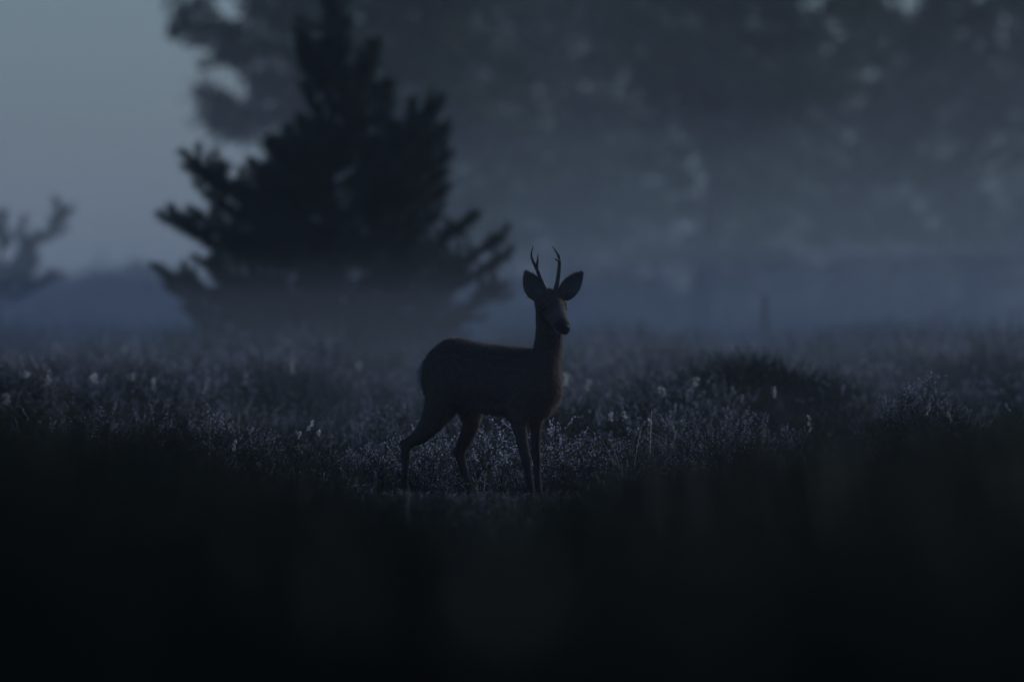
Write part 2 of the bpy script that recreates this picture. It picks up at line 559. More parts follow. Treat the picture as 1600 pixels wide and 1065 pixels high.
tmp_me = bpy.data.meshes.new('deer_shape')
tmp_me.from_pydata([tuple(v) for v in BV], [], BF)
tmp = bpy.data.objects.new('deer_shape', tmp_me)
C.objects.link(tmp)
md = tmp.modifiers.new('r', 'REMESH'); md.mode = 'VOXEL'; md.voxel_size = 0.0045
md = tmp.modifiers.new('s', 'SMOOTH'); md.factor = 0.5; md.iterations = 7
dg = bpy.context.evaluated_depsgraph_get()
body_me = bpy.data.meshes.new_from_object(tmp.evaluated_get(dg))
bpy.data.objects.remove(tmp); bpy.data.meshes.remove(tmp_me)
body_me.name = 'body'
nv = len(body_me.vertices)
co = np.empty(nv * 3, np.float32); body_me.vertices.foreach_get('co', co); co = co.reshape(-1, 3)
no = np.empty(nv * 3, np.float32); body_me.vertices.foreach_get('normal', no); no = no.reshape(-1, 3)
def dist_along(o, d): return (co - np.array(o)) @ np.array(d)
# the coat lies in uneven locks
lock = (np.sin(co[:, 0] * 95 + 2 * np.sin(co[:, 2] * 60)) * np.sin(co[:, 2] * 80 + co[:, 1] * 70) + 0.7 * np.sin(co[:, 0] * 40 + co[:, 2] * 31 + co[:, 1] * 23))
amp_ = np.where((co[:, 2] > 0.36) & (co[:, 2] < 0.80), 0.0022, 0.0006)
co = (co + no * (lock * amp_)[:, None]).astype(np.float32)
body_me.vertices.foreach_set('co', co.ravel()); body_me.update()
s_ = dist_along(L3(0, 0, 0), F); z_ = co[:, 2]
hs_ = dist_along(HC, HD); hu_ = dist_along(HC, HU)
is_head = (z_ > 0.70) & (hs_ > -0.06) & (np.linalg.norm(co - np.array(HC + HD * 0.07), axis=1) < 0.20)
col = np.tile(np.array([0.115, 0.072, 0.048]), (nv, 1))
def mixc(w, c):
    global col
    w = np.clip(w, 0, 1)[:, None]; col = col * (1 - w) + np.array(c) * w
mixc(smooth01(0.60, 0.70, z_) * (z_ < 0.74) * 0.5, (0.075, 0.050, 0.036))                # darker along the back
mixc(smooth01(-0.2, -0.8, no[:, 2]) * smooth01(0.30, 0.34, z_) * smooth01(0.47, 0.42, z_), (0.17, 0.125, 0.09))                       # pale belly
mixc(smooth01(0.055, 0.01, s_) * smooth01(0.42, 0.48, z_) * (z_ < 0.68), (0.40, 0.35, 0.29))   # pale rump patch, brightened in its colour to stand in for rim light
mixc(smooth01(0.38, 0.25, z_) * 0.85, (0.060, 0.043, 0.032))
mixc(is_head * smooth01(0.13, 0.17, hs_) * (hu_ > -0.03), (0.055, 0.042, 0.034))          # dark muzzle
mixc(is_head * smooth01(0.10, 0.14, hs_) * smooth01(-0.020, -0.034, hu_) * (np.linalg.norm(co - np.array(HC + HD * 0.140 - HU * 0.042), axis=1) < 0.045), (0.27, 0.25, 0.23))  # white chin
mixc(is_head * smooth01(0.07, 0.10, hs_) * smooth01(0.145, 0.12, hs_) * smooth01(-0.055, -0.04, hu_) * 0.4, (0.21, 0.18, 0.155))
ear_m = smooth01((785 - 466) / S, (785 - 452) / S, z_) * ((co[:, 0] < (846 - 800) / S) | (co[:, 0] > (876 - 800) / S))
mixc(ear_m * smooth01(-0.1, -0.5, no[:, 1]) * 0.6, (0.20, 0.165, 0.13))
ca = body_me.color_attributes.new('coat', 'FLOAT_COLOR', 'POINT')
ca.data.foreach_set('color', np.concatenate([col, np.ones((nv, 1))], 1).astype(np.float32).ravel())

def coat_material(name, attr=True):
    m = bpy.data.materials.new(name); m.use_nodes = True
    n, l = m.node_tree.nodes, m.node_tree.links
    p = n['Principled BSDF']
    p.inputs['Roughness'].default_value = 0.85
    p.inputs['Specular IOR Level'].default_value = 0.15
    at_ = n.new('ShaderNodeAttribute'); at_.attribute_name = 'coat'
    nz = n.new('ShaderNodeTexNoise'); nz.inputs['Scale'].default_value = 55.0; nz.inputs['Detail'].default_value = 4.0
    tc = n.new('ShaderNodeTexCoord'); l.new(tc.outputs['Object'], nz.inputs['Vector'])
    mr = n.new('ShaderNodeMapRange'); mr.inputs[3].default_value = 0.65; mr.inputs[4].default_value = 1.35
    l.new(nz.outputs[0], mr.inputs[0])
    vm = n.new('ShaderNodeVectorMath'); vm.operation = 'SCALE'
    l.new(at_.outputs['Color'], vm.inputs[0]); l.new(mr.outputs[0], vm.inputs['Scale'])
    l.new(vm.outputs[0], p.inputs['Base Color'])
    b = n.new('ShaderNodeBump'); b.inputs['Strength'].default_value = 0.5; b.inputs['Distance'].default_value = 0.004
    nz2 = n.new('ShaderNodeTexNoise'); nz2.inputs['Scale'].default_value = 240.0
    l.new(tc.outputs['Object'], nz2.inputs['Vector'])
    l.new(nz2.outputs[0], b.inputs['Height']); l.new(b.outputs[0], p.inputs['Normal'])
    return m
M['coat'] = coat_material('deer_coat')
body_me.materials.clear(); body_me.materials.append(M['coat'])
body_me.polygons.foreach_set('use_smooth', [True] * len(body_me.polygons))
body = bpy.data.objects.new('body', body_me)
C.objects.link(body); body.parent = deer_root

# short hairs over the whole coat
n_h = 60000
pick = rng.integers(0, nv, n_h)
hp, hn = co[pick], no[pick]
flow = np.tile(np.array(-F) * 0.8 + np.array([0, 0, -0.6]), (n_h, 1))
flow = np.where((is_head | (ear_m > 0.3))[pick][:, None], np.array(-HD) * 0.5 + np.array([0, 0, 0.2]), flow)
flow = np.where((hp[:, 2] < 0.36)[:, None], np.array([0, 0, -1.0]), flow)
flow = flow - hn * (flow * hn).sum(1)[:, None]
flow /= np.linalg.norm(flow, axis=1)[:, None] + 1e-6
hd_ = flow + hn * rng.uniform(0.15, 0.65, (n_h, 1)) + rng.normal(0, 0.20, (n_h, 3))
hd_ /= np.linalg.norm(hd_, axis=1)[:, None]
ln = rng.uniform(0.012, 0.030, n_h)
ln = np.where((is_head | (ear_m > 0.3))[pick] | (hp[:, 2] < 0.36), ln * 0.5, ln)
sd2 = np.cross(hd_, hn); sd2 /= np.linalg.norm(sd2, axis=1)[:, None] + 1e-6
hv = np.stack([hp - sd2 * 0.0007 - hn * 0.002, hp + sd2 * 0.0007 - hn * 0.002, hp + hd_ * ln[:, None]], 1).reshape(-1, 3)
fur_me = bpy.data.meshes.new('fur')
fur_me.from_pydata(hv.tolist(), [], np.arange(n_h * 3).reshape(-1, 3).tolist())
ca = fur_me.color_attributes.new('coat', 'FLOAT_COLOR', 'POINT')
hc = np.repeat(np.concatenate([col[pick] * rng.uniform(0.6, 1.7, (n_h, 1)), np.ones((n_h, 1))], 1), 3, axis=0)
ca.data.foreach_set('color', hc.astype(np.float32).ravel())
fur_me.materials.append(M['coat'])
fur = bpy.data.objects.new('fur', fur_me); C.objects.link(fur); fur.parent = deer_root
fur['kind'] = 'stuff'

def tube_obj(name, lines, mat, parent, n=10, rough=0.0):
    b = Buf()
    for rows in lines:
        rr = [tuple(Vector(r[:3])) + (r[3],) for r in rows]
        m = (len(rr) - 1) * 5
        pts, rad = [], []
        for k in range(m + 1):
            q = catmull(rr, k / m * (len(rr) - 1))
            pts.append(Vector(q[:3])); rad.append(max(q[3], 0.0004) * (1 + random.uniform(-rough, rough)))
        pts.append(pts[-1] + (pts[-1] - pts[-2]).normalized() * rad[-1]); rad.append(0.0003)
        b.tube(pts, rad, 0, n)
    return mesh_obj(name, b.v, b.f, mat, parent, smooth=True)
def A(x, y, dy, r): return (*Q(x, y, dy), r)
ay = -0.212
tube_obj('antler', [[A(855, 462, ay, .0100), A(852.5, 452, ay, .0122), A(848, 443, ay - .006, .0100), A(842, 428, ay - .012, .0092), A(837.5, 417, ay - .016, .0088),
                     A(832.5, 407, ay - .014, .0064), A(830.3, 397, ay - .008, .0048), A(832.8, 384, ay, .0014)],
                    [A(838, 419, ay - .016, .0070), A(839.6, 410, ay - .030, .0056), A(840.2, 397, ay - .042, .0012)]], M['antler'], deer_root, rough=0.10)
tube_obj('antler', [[A(866, 462, ay, .0100), A(868, 452, ay, .0122), A(870, 443, ay - .006, .0100), A(872.8, 426, ay - .012, .0088), A(874, 412, ay - .014, .0082),
                     A(873.3, 402, ay - .010, .0074), A(869.2, 394, ay - .004, .0046), A(863, 384.5, ay, .0014)],
                    [A(873.3, 407, ay - .014, .0060), A(869.5, 405.5, ay - .030, .0046), A(866, 404.0, ay - .042, .0012)]], M['antler'], deer_root, rough=0.10)
def ball_obj(name, c, axs, mat, parent):
    v = [c + axs[0] * p.x + axs[1] * p.y + axs[2] * p.z for p in USV]
    return mesh_obj(name, v, USF, mat, parent, smooth=True)
for t in (1, -1):
    ball_obj('eye', HC + HD * 0.052 + HS * t * 0.053 + HU * 0.012, (HD * 0.013, HS * 0.010, HU * 0.011), M['eye'], deer_root)
ball_obj('nose', HC + HD * 0.177 - HU * 0.004, (HD * 0.012, HS * 0.021, HU * 0.016), M['nose'], deer_root)
for (x, y, dy) in ((639, 779, NH - .016), (739, 780, FH - .018), (834, 782, NF - .018), (845, 782, FF - .018)):
    b = Buf()
    top, bot = Q(x, y - 4, dy), Q(x, 0, dy)
    bot.z = 0.002
    fw = F * 0.020
    b.tube([top + UP * 0.012, top, top.lerp(bot, 0.5) + fw * 0.5, bot + fw], [0.010, 0.0155, 0.0185, 0.021], 0, 10)
    b.f.append(tuple(range(len(b.v) - 10, len(b.v)))); b.m.append(0)
    mesh_obj('hoof', b.v, b.f, M['hoof'], deer_root, smooth=True)

# ------------------------------------------------------------------ the young pine
def needle_brush(b, p0, p1, n, ln, m=0):
    ax = (p1 - p0)
    for _ in range(n):
        t = random.random() ** 0.85
        p = p0 + ax * t
        d = (ax.normalized() * random.uniform(0.2, 1.1) + rv(0.75, 0.75)).normalized()
        L = ln * random.uniform(0.45, 1.25)
        sd_ = d.cross(rv()).normalized() * 0.0042
        b.tri(p - sd_, p + sd_, p + d * L, m)

def pine(root, base_rel_pts, limbs, trunk_r, needle_len, dens, limb_r=0.016):
    """base_rel_pts: trunk polyline; limbs: list of polylines (root frame)"""
    tube_obj('trunk', [[(*p, trunk_r * (1 - 0.9 * k / (len(base_rel_pts) - 1)) + 0.004) for k, p in enumerate(base_rel_pts)]], M['bark'], root, 8, 0.08)
    nb = Buf()
    for pts in limbs:
        tube_obj('limb', [[(*p, max(0.003, limb_r * (1 - k / len(pts)))) for k, p in enumerate(pts)]], M['bark'], root, 5, 0.05)
        rr = [tuple(p) for p in pts]
        m = 12
        q = [Vector(catmull(rr, k / m * (len(rr) - 1))) for k in range(m + 1)]
        total = sum((q[k + 1] - q[k]).length for k in range(m))
        for k in range(m):
            fr = (k + 0.5) / m
            if fr < 0.22: continue
            needle_brush(nb, q[k], q[k + 1], int(dens * (q[k + 1] - q[k]).length * (1.3 if fr < 0.7 else 2.4)), needle_len)
            # side shoots turn up at their ends
            if fr < 0.93 and random.random() < 0.95:
                for s in range(random.randint(1, 3)):
                    d = ((q[k + 1] - q[k]).normalized() * 0.6 + rv(0.85, 0.45) + Vector((0, 0, 0.30))).normalized()
                    L = total * random.uniform(0.10, 0.34) * (1.15 - 0.6 * fr)
                    mid = q[k] + d * L * 0.5
                    end = mid + (d + Vector((0, 0, 0.5))).normalized() * L * 0.5
                    needle_brush(nb, q[k], mid, int(dens * L * 0.5), needle_len)
                    needle_brush(nb, mid, end, int(dens * L * 0.6), needle_len)
                    nb.tri(q[k] + Vector((0.003, 0, 0)), q[k] - Vector((0.003, 0, 0)), end, 1)
    mesh_obj('crown', nb.v, nb.f, [M['needle'], M['bark']], root, nb.m)

PD = 85.0
p_base = px2w(520, 0, PD); p_base.z = float(ground_h(p_base.x, PD)) - 0.02
pine_root = empty('young_pine', p_base, 'dark young pine with upright candle shoots rising from the mist behind the deer', 'tree')
def PP(x, y, dy): return px2w(x, y, PD) + Vector((0, dy, 0)) - p_base
zb = HOR + (CAMZ - p_base.z) / PD * K
trunk_pts = [PP(520, zb, 0), PP(524, 480, 0), PP(518, 330, .03), PP(516, 180, 0), PP(517, 40, 0), PP(514, -90, 0)]
limbs = []
def limb(x0, y0, x1, y1, dy, droop=0.25):
    p0, p1 = PP(x0, y0, 0), PP(x1, y1, dy)
    mid = p0.lerp(p1, 0.55); mid.z -= droop * abs(p1.x - p0.x) * 0.5
    limbs.append([p0, p0.lerp(mid, 0.5), mid, mid.lerp(p1, 0.6) - Vector((0, 0, 0.02)), p1])
LIMBS = [  # from (column,row) on the trunk to the shoot's tip, depth
    (516, 150, 463, 45, -.10), (517, 190, 590, 62, .15), (517, 160, 505, 60, .3), (518, 200, 545, 110, -.25),
    (518, 250, 692, 152, .1), (518, 270, 612, 130, -.25), (518, 230, 640, 215, .35), (518, 260, 468, 190, .2),
    (518, 240, 480, 130, -.2), (518, 280, 575, 150, .2), (518, 310, 688, 205, -.2), (518, 320, 660, 240, .3),
    (520, 330, 420, 215, -.15), (520, 300, 445, 200, .3), (520, 340, 390, 250, .35), (520, 330, 285, 238, -.05),
    (520, 350, 320, 300, .3), (520, 370, 345, 275, -.4), (520, 350, 690, 255, .1), (520, 340, 610, 250, -.5),
    (520, 400, 248, 332, .1), (520, 410, 268, 328, -.3), (520, 420, 300, 330, .5), (520, 430, 380, 310, -.6),
    (520, 410, 690, 320, .3), (520, 420, 745, 335, -.15), (520, 440, 780, 372, .2), (520, 430, 650, 330, -.5),
    (520, 440, 590, 330, .7), (520, 430, 460, 320, .7), (520, 440, 440, 350, -.8), (520, 450, 560, 360, -.9),
    (520, 480, 240, 415, 0.0), (520, 480, 300, 400, .6), (520, 490, 330, 410, -.6), (520, 480, 790, 400, -.1),
    (520, 490, 740, 405, .5), (520, 490, 680, 400, -.7), (520, 500, 480, 400, .9), (520, 500, 600, 400, -.9),
    (520, 510, 260, 445, .3), (520, 515, 320, 450, -.5), (520, 515, 790, 445, .2), (520, 520, 700, 450, -.6),
    (520, 520, 410, 440, -.9), (520, 520, 620, 440, .9), (520, 540, 350, 490, .4), (520, 540, 740, 480, .5),
    (520, 540, 450, 480, -.7), (520, 540, 600, 480, -.7), (520, 550, 650, 500, .3), (520, 550, 290, 480, -.2),
]
LIMBS += [(517, 170, 466, 60, .1), (517, 150, 473, 90, 0.), (517, 190, 586, 80, .05), (517, 210, 578, 110, .2), (517, 230, 600, 125, 0.), (518, 290, 685, 165, .2),
          (518, 290, 678, 185, -.1), (518, 300, 700, 205, .2), (518, 330, 705, 240, 0.), (518, 340, 690, 270, -.3), (518, 340, 660, 255, .2), (518, 300, 640, 200, -.2),
          (518, 360, 700, 290, .2), (518, 340, 295, 255, .05), (518, 350, 305, 262, -.1), (518, 350, 430, 225, .2), (518, 330, 620, 190, .4)]
for L_ in LIMBS: limb(*L_)
limbs.append([PP(517, 190, 0), PP(517, 90, 0), PP(516, 0, 0), PP(514, -95, 0)])
limbs.append([PP(517, 170, 0.03), PP(519, 80, .03), PP(518, 10, .03), PP(516, -60, .03)])
limb(517, 140, 543, 25, .1); limb(517, 150, 491, 75, -.1)
ENV = np.array([(60, 30), (150, 50), (200, 110), (260, 175), (330, 215), (400, 262), (470, 270), (540, 190)], float)
for k in range(50):
    ty = random.uniform(170, 520)
    hw = float(np.interp(ty, ENV[:, 0], ENV[:, 1]))
    an_ = random.uniform(0, 6.283); rad_ = hw * random.uniform(0.45, 0.9)
    limb(518, ty + random.uniform(40, 90), 518 + math.cos(an_) * rad_, ty, math.sin(an_) * rad_ / K * PD, 0.3)
pine(pine_root, trunk_pts, limbs, 0.055, 0.078, 700)

# a second, smaller pine at the left, farther off
SD = 112.0
s_base = px2w(-6, 0, SD); s_base.z = float(ground_h(s_base.x, SD)) - 0.02
sap = empty('pine_sapling', s_base, 'thin misty pine sapling with one arching side branch beside the far scrub', 'tree')
def SP(x, y, dy): return px2w(x, y, SD) + Vector((0, dy, 0)) - s_base
zb2 = HOR + (CAMZ - s_base.z) / SD * K
pine(sap, [SP(-6, zb2, 0), SP(-4, 450, 0), SP(0, 390, 0), SP(3, 325, 0)],
     [[SP(-3, 440, 0), SP(25, 400, .1), SP(40, 378, .1), SP(72, 368, .1), SP(95, 340, .1), SP(110, 324, .1)],
      [SP(-3, 430, 0), SP(-30, 400, 0), SP(-55, 380, 0), SP(-70, 350, 0)], [SP(-2, 410, 0), SP(2, 370, 0), SP(3, 335, 0)],
      [SP(-4, 460, 0), SP(20, 440, -.2), SP(45, 425, -.2), SP(60, 405, -.2)], [SP(-4, 470, 0), SP(-30, 450, .2), SP(-60, 430, .2)], [SP(-4, 480, 0), SP(25, 462, .3), SP(60, 445, .3), SP(85, 425, .3)], [SP(-2, 450, 0), SP(15, 425, .4), SP(35, 405, .5), SP(48, 385, .5)]],
     0.03, 0.075, 800, 0.012)

# ------------------------------------------------------------------ broadleaved trees at the wood's edge
def leaf_cloud(b, c, rad, n, size, m=0):
    for _ in range(n):
        while True:
            v = Vector((random.uniform(-1, 1), random.uniform(-1, 1), random.uniform(-1, 1)))
            if v.length < 1: break
        v = v * (0.55 + 0.45 * random.random())
        p = c + Vector((v.x * rad.x, v.y * rad.y, v.z * rad.z))
        d = (rv(1, 0.6) + Vector((0, 0, -0.25))).normalized()
        L = size * random.uniform(0.6, 1.2)
        b.leaf(p, d, L, L * 0.32, m)

def broad_tree(label, base, trunk_pts_, trunk_r, clumps, leaf_n, group):
    root = empty('broadleaved_tree', base, label, 'tree', group)
    tube_obj('trunk', [[(*(Vector(p) - base), trunk_r * (1 - 0.75 * k / (len(trunk_pts_) - 1))) for k, p in enumerate(trunk_pts_)]], M['obark'], root, 9, 0.06)
    b = Buf()
    for (c, rad) in clumps:
        # the limb leaves the trunk below the clump
        best = min(trunk_pts_[1:], key=lambda p: abs(p.z - (c.z - 0.45 * abs(c.x - p.x))))
        p0 = best - base; p1 = c - base
        mid = p0.lerp(p1, 0.5) + rv(0.12, 0.08) + Vector((0, 0, 0.12))
        tube_obj('limb', [[(*p0, 0.05), (*p0.lerp(mid, 0.5), 0.04), (*mid, 0.03), (*mid.lerp(p1, 0.6), 0.018), (*p1, 0.008)]], M['obark'], root, 6, 0.06)
        # each clump is several leafy twigs
        nsub = max(3, int(18 * rad.x * rad.z / 0.3))
        for k in range(nsub):
            o_ = Vector((random.gauss(0, .75) * rad.x, random.gauss(0, .8) * rad.y, random.gauss(0, .75) * rad.z))
            rr = random.uniform(0.16, 0.34)
            leaf_cloud(b, p1 + o_, Vector((rr, rr, rr * 0.62)), int(leaf_n * rr * rr / 0.06), 0.11)
    mesh_obj('crown', b.v, b.f, M['leaf'], root)
    return root

TREES = [
    ('big leafy tree whose longest bough reaches out over the young pine', 690, 128.0, 0.19),
    ('leafy tree standing in mist behind the weathered post', 1110, 133.0, 0.16),
    ('pale misty leafy tree on the far side of the wood edge from the pine', 1520, 139.0, 0.15),
    ('tall leafy tree between the two outer trees, set back in the mist', 900, 142.0, 0.15),
]
cl = {k: [] for k in range(4)}
def addc(k, x, y, rx, rz, dy=0.0, ry=0.5):
    d = TREES[k][2] + dy
    cl[k].append((px2w(x, y, d), Vector((rx, ry, rz))))
# the bough that hangs out to the left, from the photograph
for (x, y, rx, rz) in ((275, 45, .12, .05), (330, 45, .22, .18), (390, 40, .3, .25), (440, 20, .3, .3), (345, 85, .18, .08), (400, 130, .16, .06),
                       (350, 170, .15, .09), (375, 185, .28, .12), (430, 190, .3, .16), (470, 130, .25, .3), (400, 80, .25, .16), (390, -40, .4, .3), (450, -90, .5, .4), (310, 30, .18, .12), (360, 60, .25, .14), (420, 60, .3, .2), (330, 150, .1, .06), (440, 240, .3, .15), (365, 205, .2, .08), (420, 165, .3, .14), (480, 200, .3, .3), (490, 50, .3, .3)):
    addc(0, x, y, rx, rz, random.uniform(-.5, .5), 0.3)
for gy in np.arange(-400, 400, 62):
    for gx in np.arange(485, 1800, 66):
        x = gx + random.uniform(-30, 30); y = gy + random.uniform(-28, 28)
        if 1335 < x < 1410 and -40 < y < 45: continue
        if 1480 < x < 1640 and 140 < y < 300 and random.random() < 0.55: continue
        if random.random() < 0.09: continue
        k = min(range(4), key=lambda q: abs(TREES[q][1] - x) + random.uniform(0, 120))
        addc(k, x, y, random.uniform(.36, .52), random.uniform(.30, .45), random.uniform(-1.2, 1.2), 0.5)
for k, (label, tx, td, tr) in enumerate(TREES):
    base = px2w(tx, 0, td); base.z = float(ground_h(base.x, td)) - 0.03
    tp = [base.copy()]
    for h in (1.0, 2.0, 3.0, 4.0, 5.4):
        tp.append(base + Vector((random.gauss(0, .10) * h * .5, random.gauss(0, .1), h)))
    broad_tree(label, base, tp, tr, cl[k], 58, 'trees along the wood edge')

# shrubs that close the wood's edge under the crowns
random.seed(5)
SHL = ['rounded', 'tall', 'low spreading', 'ragged', 'dense']
for k, x in enumerate((600, 735, 860, 985, 1090, 1215, 1330, 1440, 1570, 1690)):
    d = 141.0 + random.uniform(0, 9)
    base = px2w(x, 0, d); base.z = float(ground_h(base.x, d)) - 0.02
    root = empty('wood_edge_shrub', base, SHL[k % 5] + ' misty shrub under the leafy trees, ' + ('past the weathered post' if x > 1200 else 'behind the deer and pine'), 'shrub', 'shrubs under the wood edge')
    b = Buf()
    hgt = CAMZ - (random.uniform(350, 420) - HOR) / K * d - base.z
    for q in range(26):
        z = random.uniform(0.1, 1) * hgt
        wd = 0.75 * math.sqrt(max(0.05, 1 - (z / hgt) ** 2))
        leaf_cloud(b, Vector((random.uniform(-wd, wd), random.uniform(-.4, .4), z)), Vector((.26, .26, .2)), 55, 0.12)
    tube_obj('stem', [[(0, 0, 0, .03), (random.gauss(0, .05), 0, hgt * .4, .022), (random.gauss(0, .12), 0, hgt * .85, .008)]], M['obark'], root, 6, .05)
    mesh_obj('crown', b.v, b.f, M['leaf'], root)

# the wood behind that edge, one mass in the mist
def np_leaves(name, P, size, mat):
    n = len(P)
    d = rng.normal(0, 1, (n, 3)); d[:, 2] -= 0.25; d /= np.linalg.norm(d, axis=1)[:, None]
    e = np.cross(d, rng.normal(0, 1, (n, 3))); e /= np.linalg.norm(e, axis=1)[:, None]
    L_ = (size * rng.uniform(0.6, 1.2, n))[:, None]
    V = np.stack([P, P + d * L_ * .5 + e * L_ * .32, P + d * L_, P + d * L_ * .5 - e * L_ * .32], 1).reshape(-1, 3)
    me = bpy.data.meshes.new(name)
    me.from_pydata(V.tolist(), [], np.arange(4 * n).reshape(-1, 4).tolist())
    me.materials.append(mat)
    o_ = bpy.data.objects.new(name, me); C.objects.link(o_)
    return o_
nb_ = 1000
cx = rng.uniform(-3.0, 13.0, nb_); cy = rng.uniform(158, 172, nb_)
cz = rng.uniform(0.04, 1.0, nb_) * (6.2 + 0.9 * np.sin(cx * 0.8)) * smooth01(-4.5, -1.0, cx)
cc = np.repeat(np.stack([cx, cy, cz], 1), 45, axis=0)
np_leaves('background_wood', cc + rng.normal(0, 0.26, cc.shape), 0.2, M['leaf'])['kind'] = 'stuff'

# far scrub closing the heath at the left
b = Buf()
for _ in range(260):
    x = random.uniform(-350, 560); d = random.uniform(165, 200)
    top = 424 + 10 * math.sin(x * 0.019 + 1.0) + 8 * math.sin(x * 0.06) - 10 * math.exp(-((x - 230) / 40) ** 2) + random.uniform(0, 40)
    c = px2w(x, top, d); rr = random.uniform(0.35, 0.7)
    c.z -= rr * 0.7
    leaf_cloud(b, c, Vector((rr * 1.4, rr, rr * 0.8)), 120, 0.20)
    for q in range(2):
        z = random.uniform(0.3, max(0.4, c.z - 0.3))
        leaf_cloud(b, Vector((c.x + random.uniform(-.5, .5), c.y, z)), Vector((rr * 1.6, rr, rr)), 90, 0.24)
o = mesh_obj('distant_scrub', b.v, b.f, M['scrub'])
o['kind'] = 'stuff'

# ------------------------------------------------------------------ unseen trees, added only to shade the near heather
for (tx, ty, th, lab) in ((-4.2, 5.0, 7.0, 'added unseen big spreading tree shading the near heather beside the lens'), (4.6, 9.0, 7.4, 'added unseen tree whose boughs shade the foreground heather'),
                          (-1.5, -8.5, 7.2, 'added unseen leafy shade tree behind the viewpoint'), (4.5, -8.0, 6.8, 'added unseen dense shade tree behind the viewpoint beside another'),
                          (-5.5, 15.0, 6.6, 'added unseen spreading tree at the far end of the foreground it shades')):
    base = Vector((tx, ty, float(ground_h(tx, ty)) - 0.03))
    root = empty('added_shade_tree', base, lab, 'tree', 'added shade trees out of view')
    tube_obj('trunk', [[(0, 0, 0, .22), (.05, .05, 1.5, .17), (-.05, .1, 3.2, .12), (.1, 0, 5.0, .07)]], M['obark'], root, 9, .05)
    for q in range(6):
        an_ = q * 1.05 + tx; e_ = Vector((math.cos(an_) * 2.6, math.sin(an_) * 2.6, th - 1.6 + .3 * (q % 3)))
        tube_obj('limb', [[(0, .05, 2.6, .09), (e_.x * .4, e_.y * .4, 3.8, .06), (e_.x, e_.y, e_.z, .02)]], M['obark'], root, 6, .05)
    nq = 380
    an_ = rng.uniform(0, 6.283, nq); rr_ = 4.3 * np.sqrt(rng.random(nq))
    zz = 3.0 + (th - 3.4) * rng.random(nq)
    if ty < 0: zz = 0.6 + (th - 1.0) * rng.random(nq)
    cc = np.repeat(np.stack([rr_ * np.cos(an_), rr_ * np.sin(an_), zz], 1), 55, axis=0)
    np_leaves('crown', cc + rng.normal(0, 0.26, cc.shape), 0.25, M['leaf']).parent = root

# ------------------------------------------------------------------ weathered post
TD = 98.0
p = px2w(1193, 0, TD); p.z = float(ground_h(p.x, TD)) - 0.05
top_z = px2w(1193, 463, TD).z
b = Buf()
hh = top_z - p.z
b.tube([Vector((0, 0, 0)), Vector((0.004, 0, hh * 0.5)), Vector((0.010, 0, hh)), Vector((0.011, 0, hh + 0.012))], [0.036, 0.034, 0.033, 0.022], 0, 12)
b.f.append(tuple(range(len(b.v) - 12, len(b.v))))
po = mesh_obj('wooden_post', b.v, b.f, M['post'], loc=p)
tag(po, 'short weathered wooden post standing in the misty heath beyond the hummock', 'post')

# ------------------------------------------------------------------ heather hummocks and pale seed heads that stand out
def clump_obj(name, x, y, w, h, n, mats, label, group=None, bloom=0.3, pale=0.2):
    b = Buf()
    for _ in range(n):
        u = random.gauss(0, .45); v = random.gauss(0, .45)
        ox, oy = u * w, v * w * 1.2
        hh_ = h * math.exp(-(u * u + v * v) * 1.1) * random.uniform(0.7, 1.1)
        t = heather_tuft(3, hh_, 0.55, bloom, pale)
        gz = float(ground_h(x + ox, y + oy) - ground_h(x, y))
        off = len(b.v); o_ = Vector((ox, oy, gz - 0.01))
        b.v += [q + o_ for q in t.v]
        b.f += [tuple(i + off for i in f) for f in t.f]; b.m += t.m
    o = mesh_obj(name, b.v, b.f, mats, None, b.m, loc=(x, y, float(ground_h(x, y))))
    tag(o, label, 'heather', group)
    return o
def at_px(x, d): return (x - 800.0) / K * d
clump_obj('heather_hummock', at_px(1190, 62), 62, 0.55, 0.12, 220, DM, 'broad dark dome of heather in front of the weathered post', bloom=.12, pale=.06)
clump_obj('heather_clump', at_px(1445, 54), 54, 0.34, 0.26, 110, HM, 'upright flowering heather clump beside the broad heather dome', bloom=.35, pale=.12)
clump_obj('heather_clump', at_px(1130, 56), 56, 0.25, 0.26, 60, HM, 'low sprawling heather clump between the deer and the heather dome', bloom=.2, pale=.1)
clump_obj('heather_clump', at_px(30, 60), 60, 0.42, 0.26, 110, HM, 'tall shaggy heather clump in front of the pine sapling', bloom=.25, pale=.1)
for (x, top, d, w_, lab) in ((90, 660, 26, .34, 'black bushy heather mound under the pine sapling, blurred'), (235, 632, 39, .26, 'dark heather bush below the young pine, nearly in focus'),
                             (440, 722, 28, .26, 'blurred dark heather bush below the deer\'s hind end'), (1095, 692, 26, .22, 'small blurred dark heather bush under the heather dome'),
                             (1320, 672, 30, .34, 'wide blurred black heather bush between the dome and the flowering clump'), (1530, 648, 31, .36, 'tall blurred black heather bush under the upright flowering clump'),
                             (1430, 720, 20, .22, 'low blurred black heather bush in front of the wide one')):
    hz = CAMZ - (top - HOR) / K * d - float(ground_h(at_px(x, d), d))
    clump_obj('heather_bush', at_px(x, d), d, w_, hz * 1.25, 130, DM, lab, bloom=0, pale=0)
clump_obj('heather_clump', at_px(230, 52), 52, 0.26, 0.26, 60, DM, 'dark green heather clump in front of the young pine', bloom=0, pale=0)

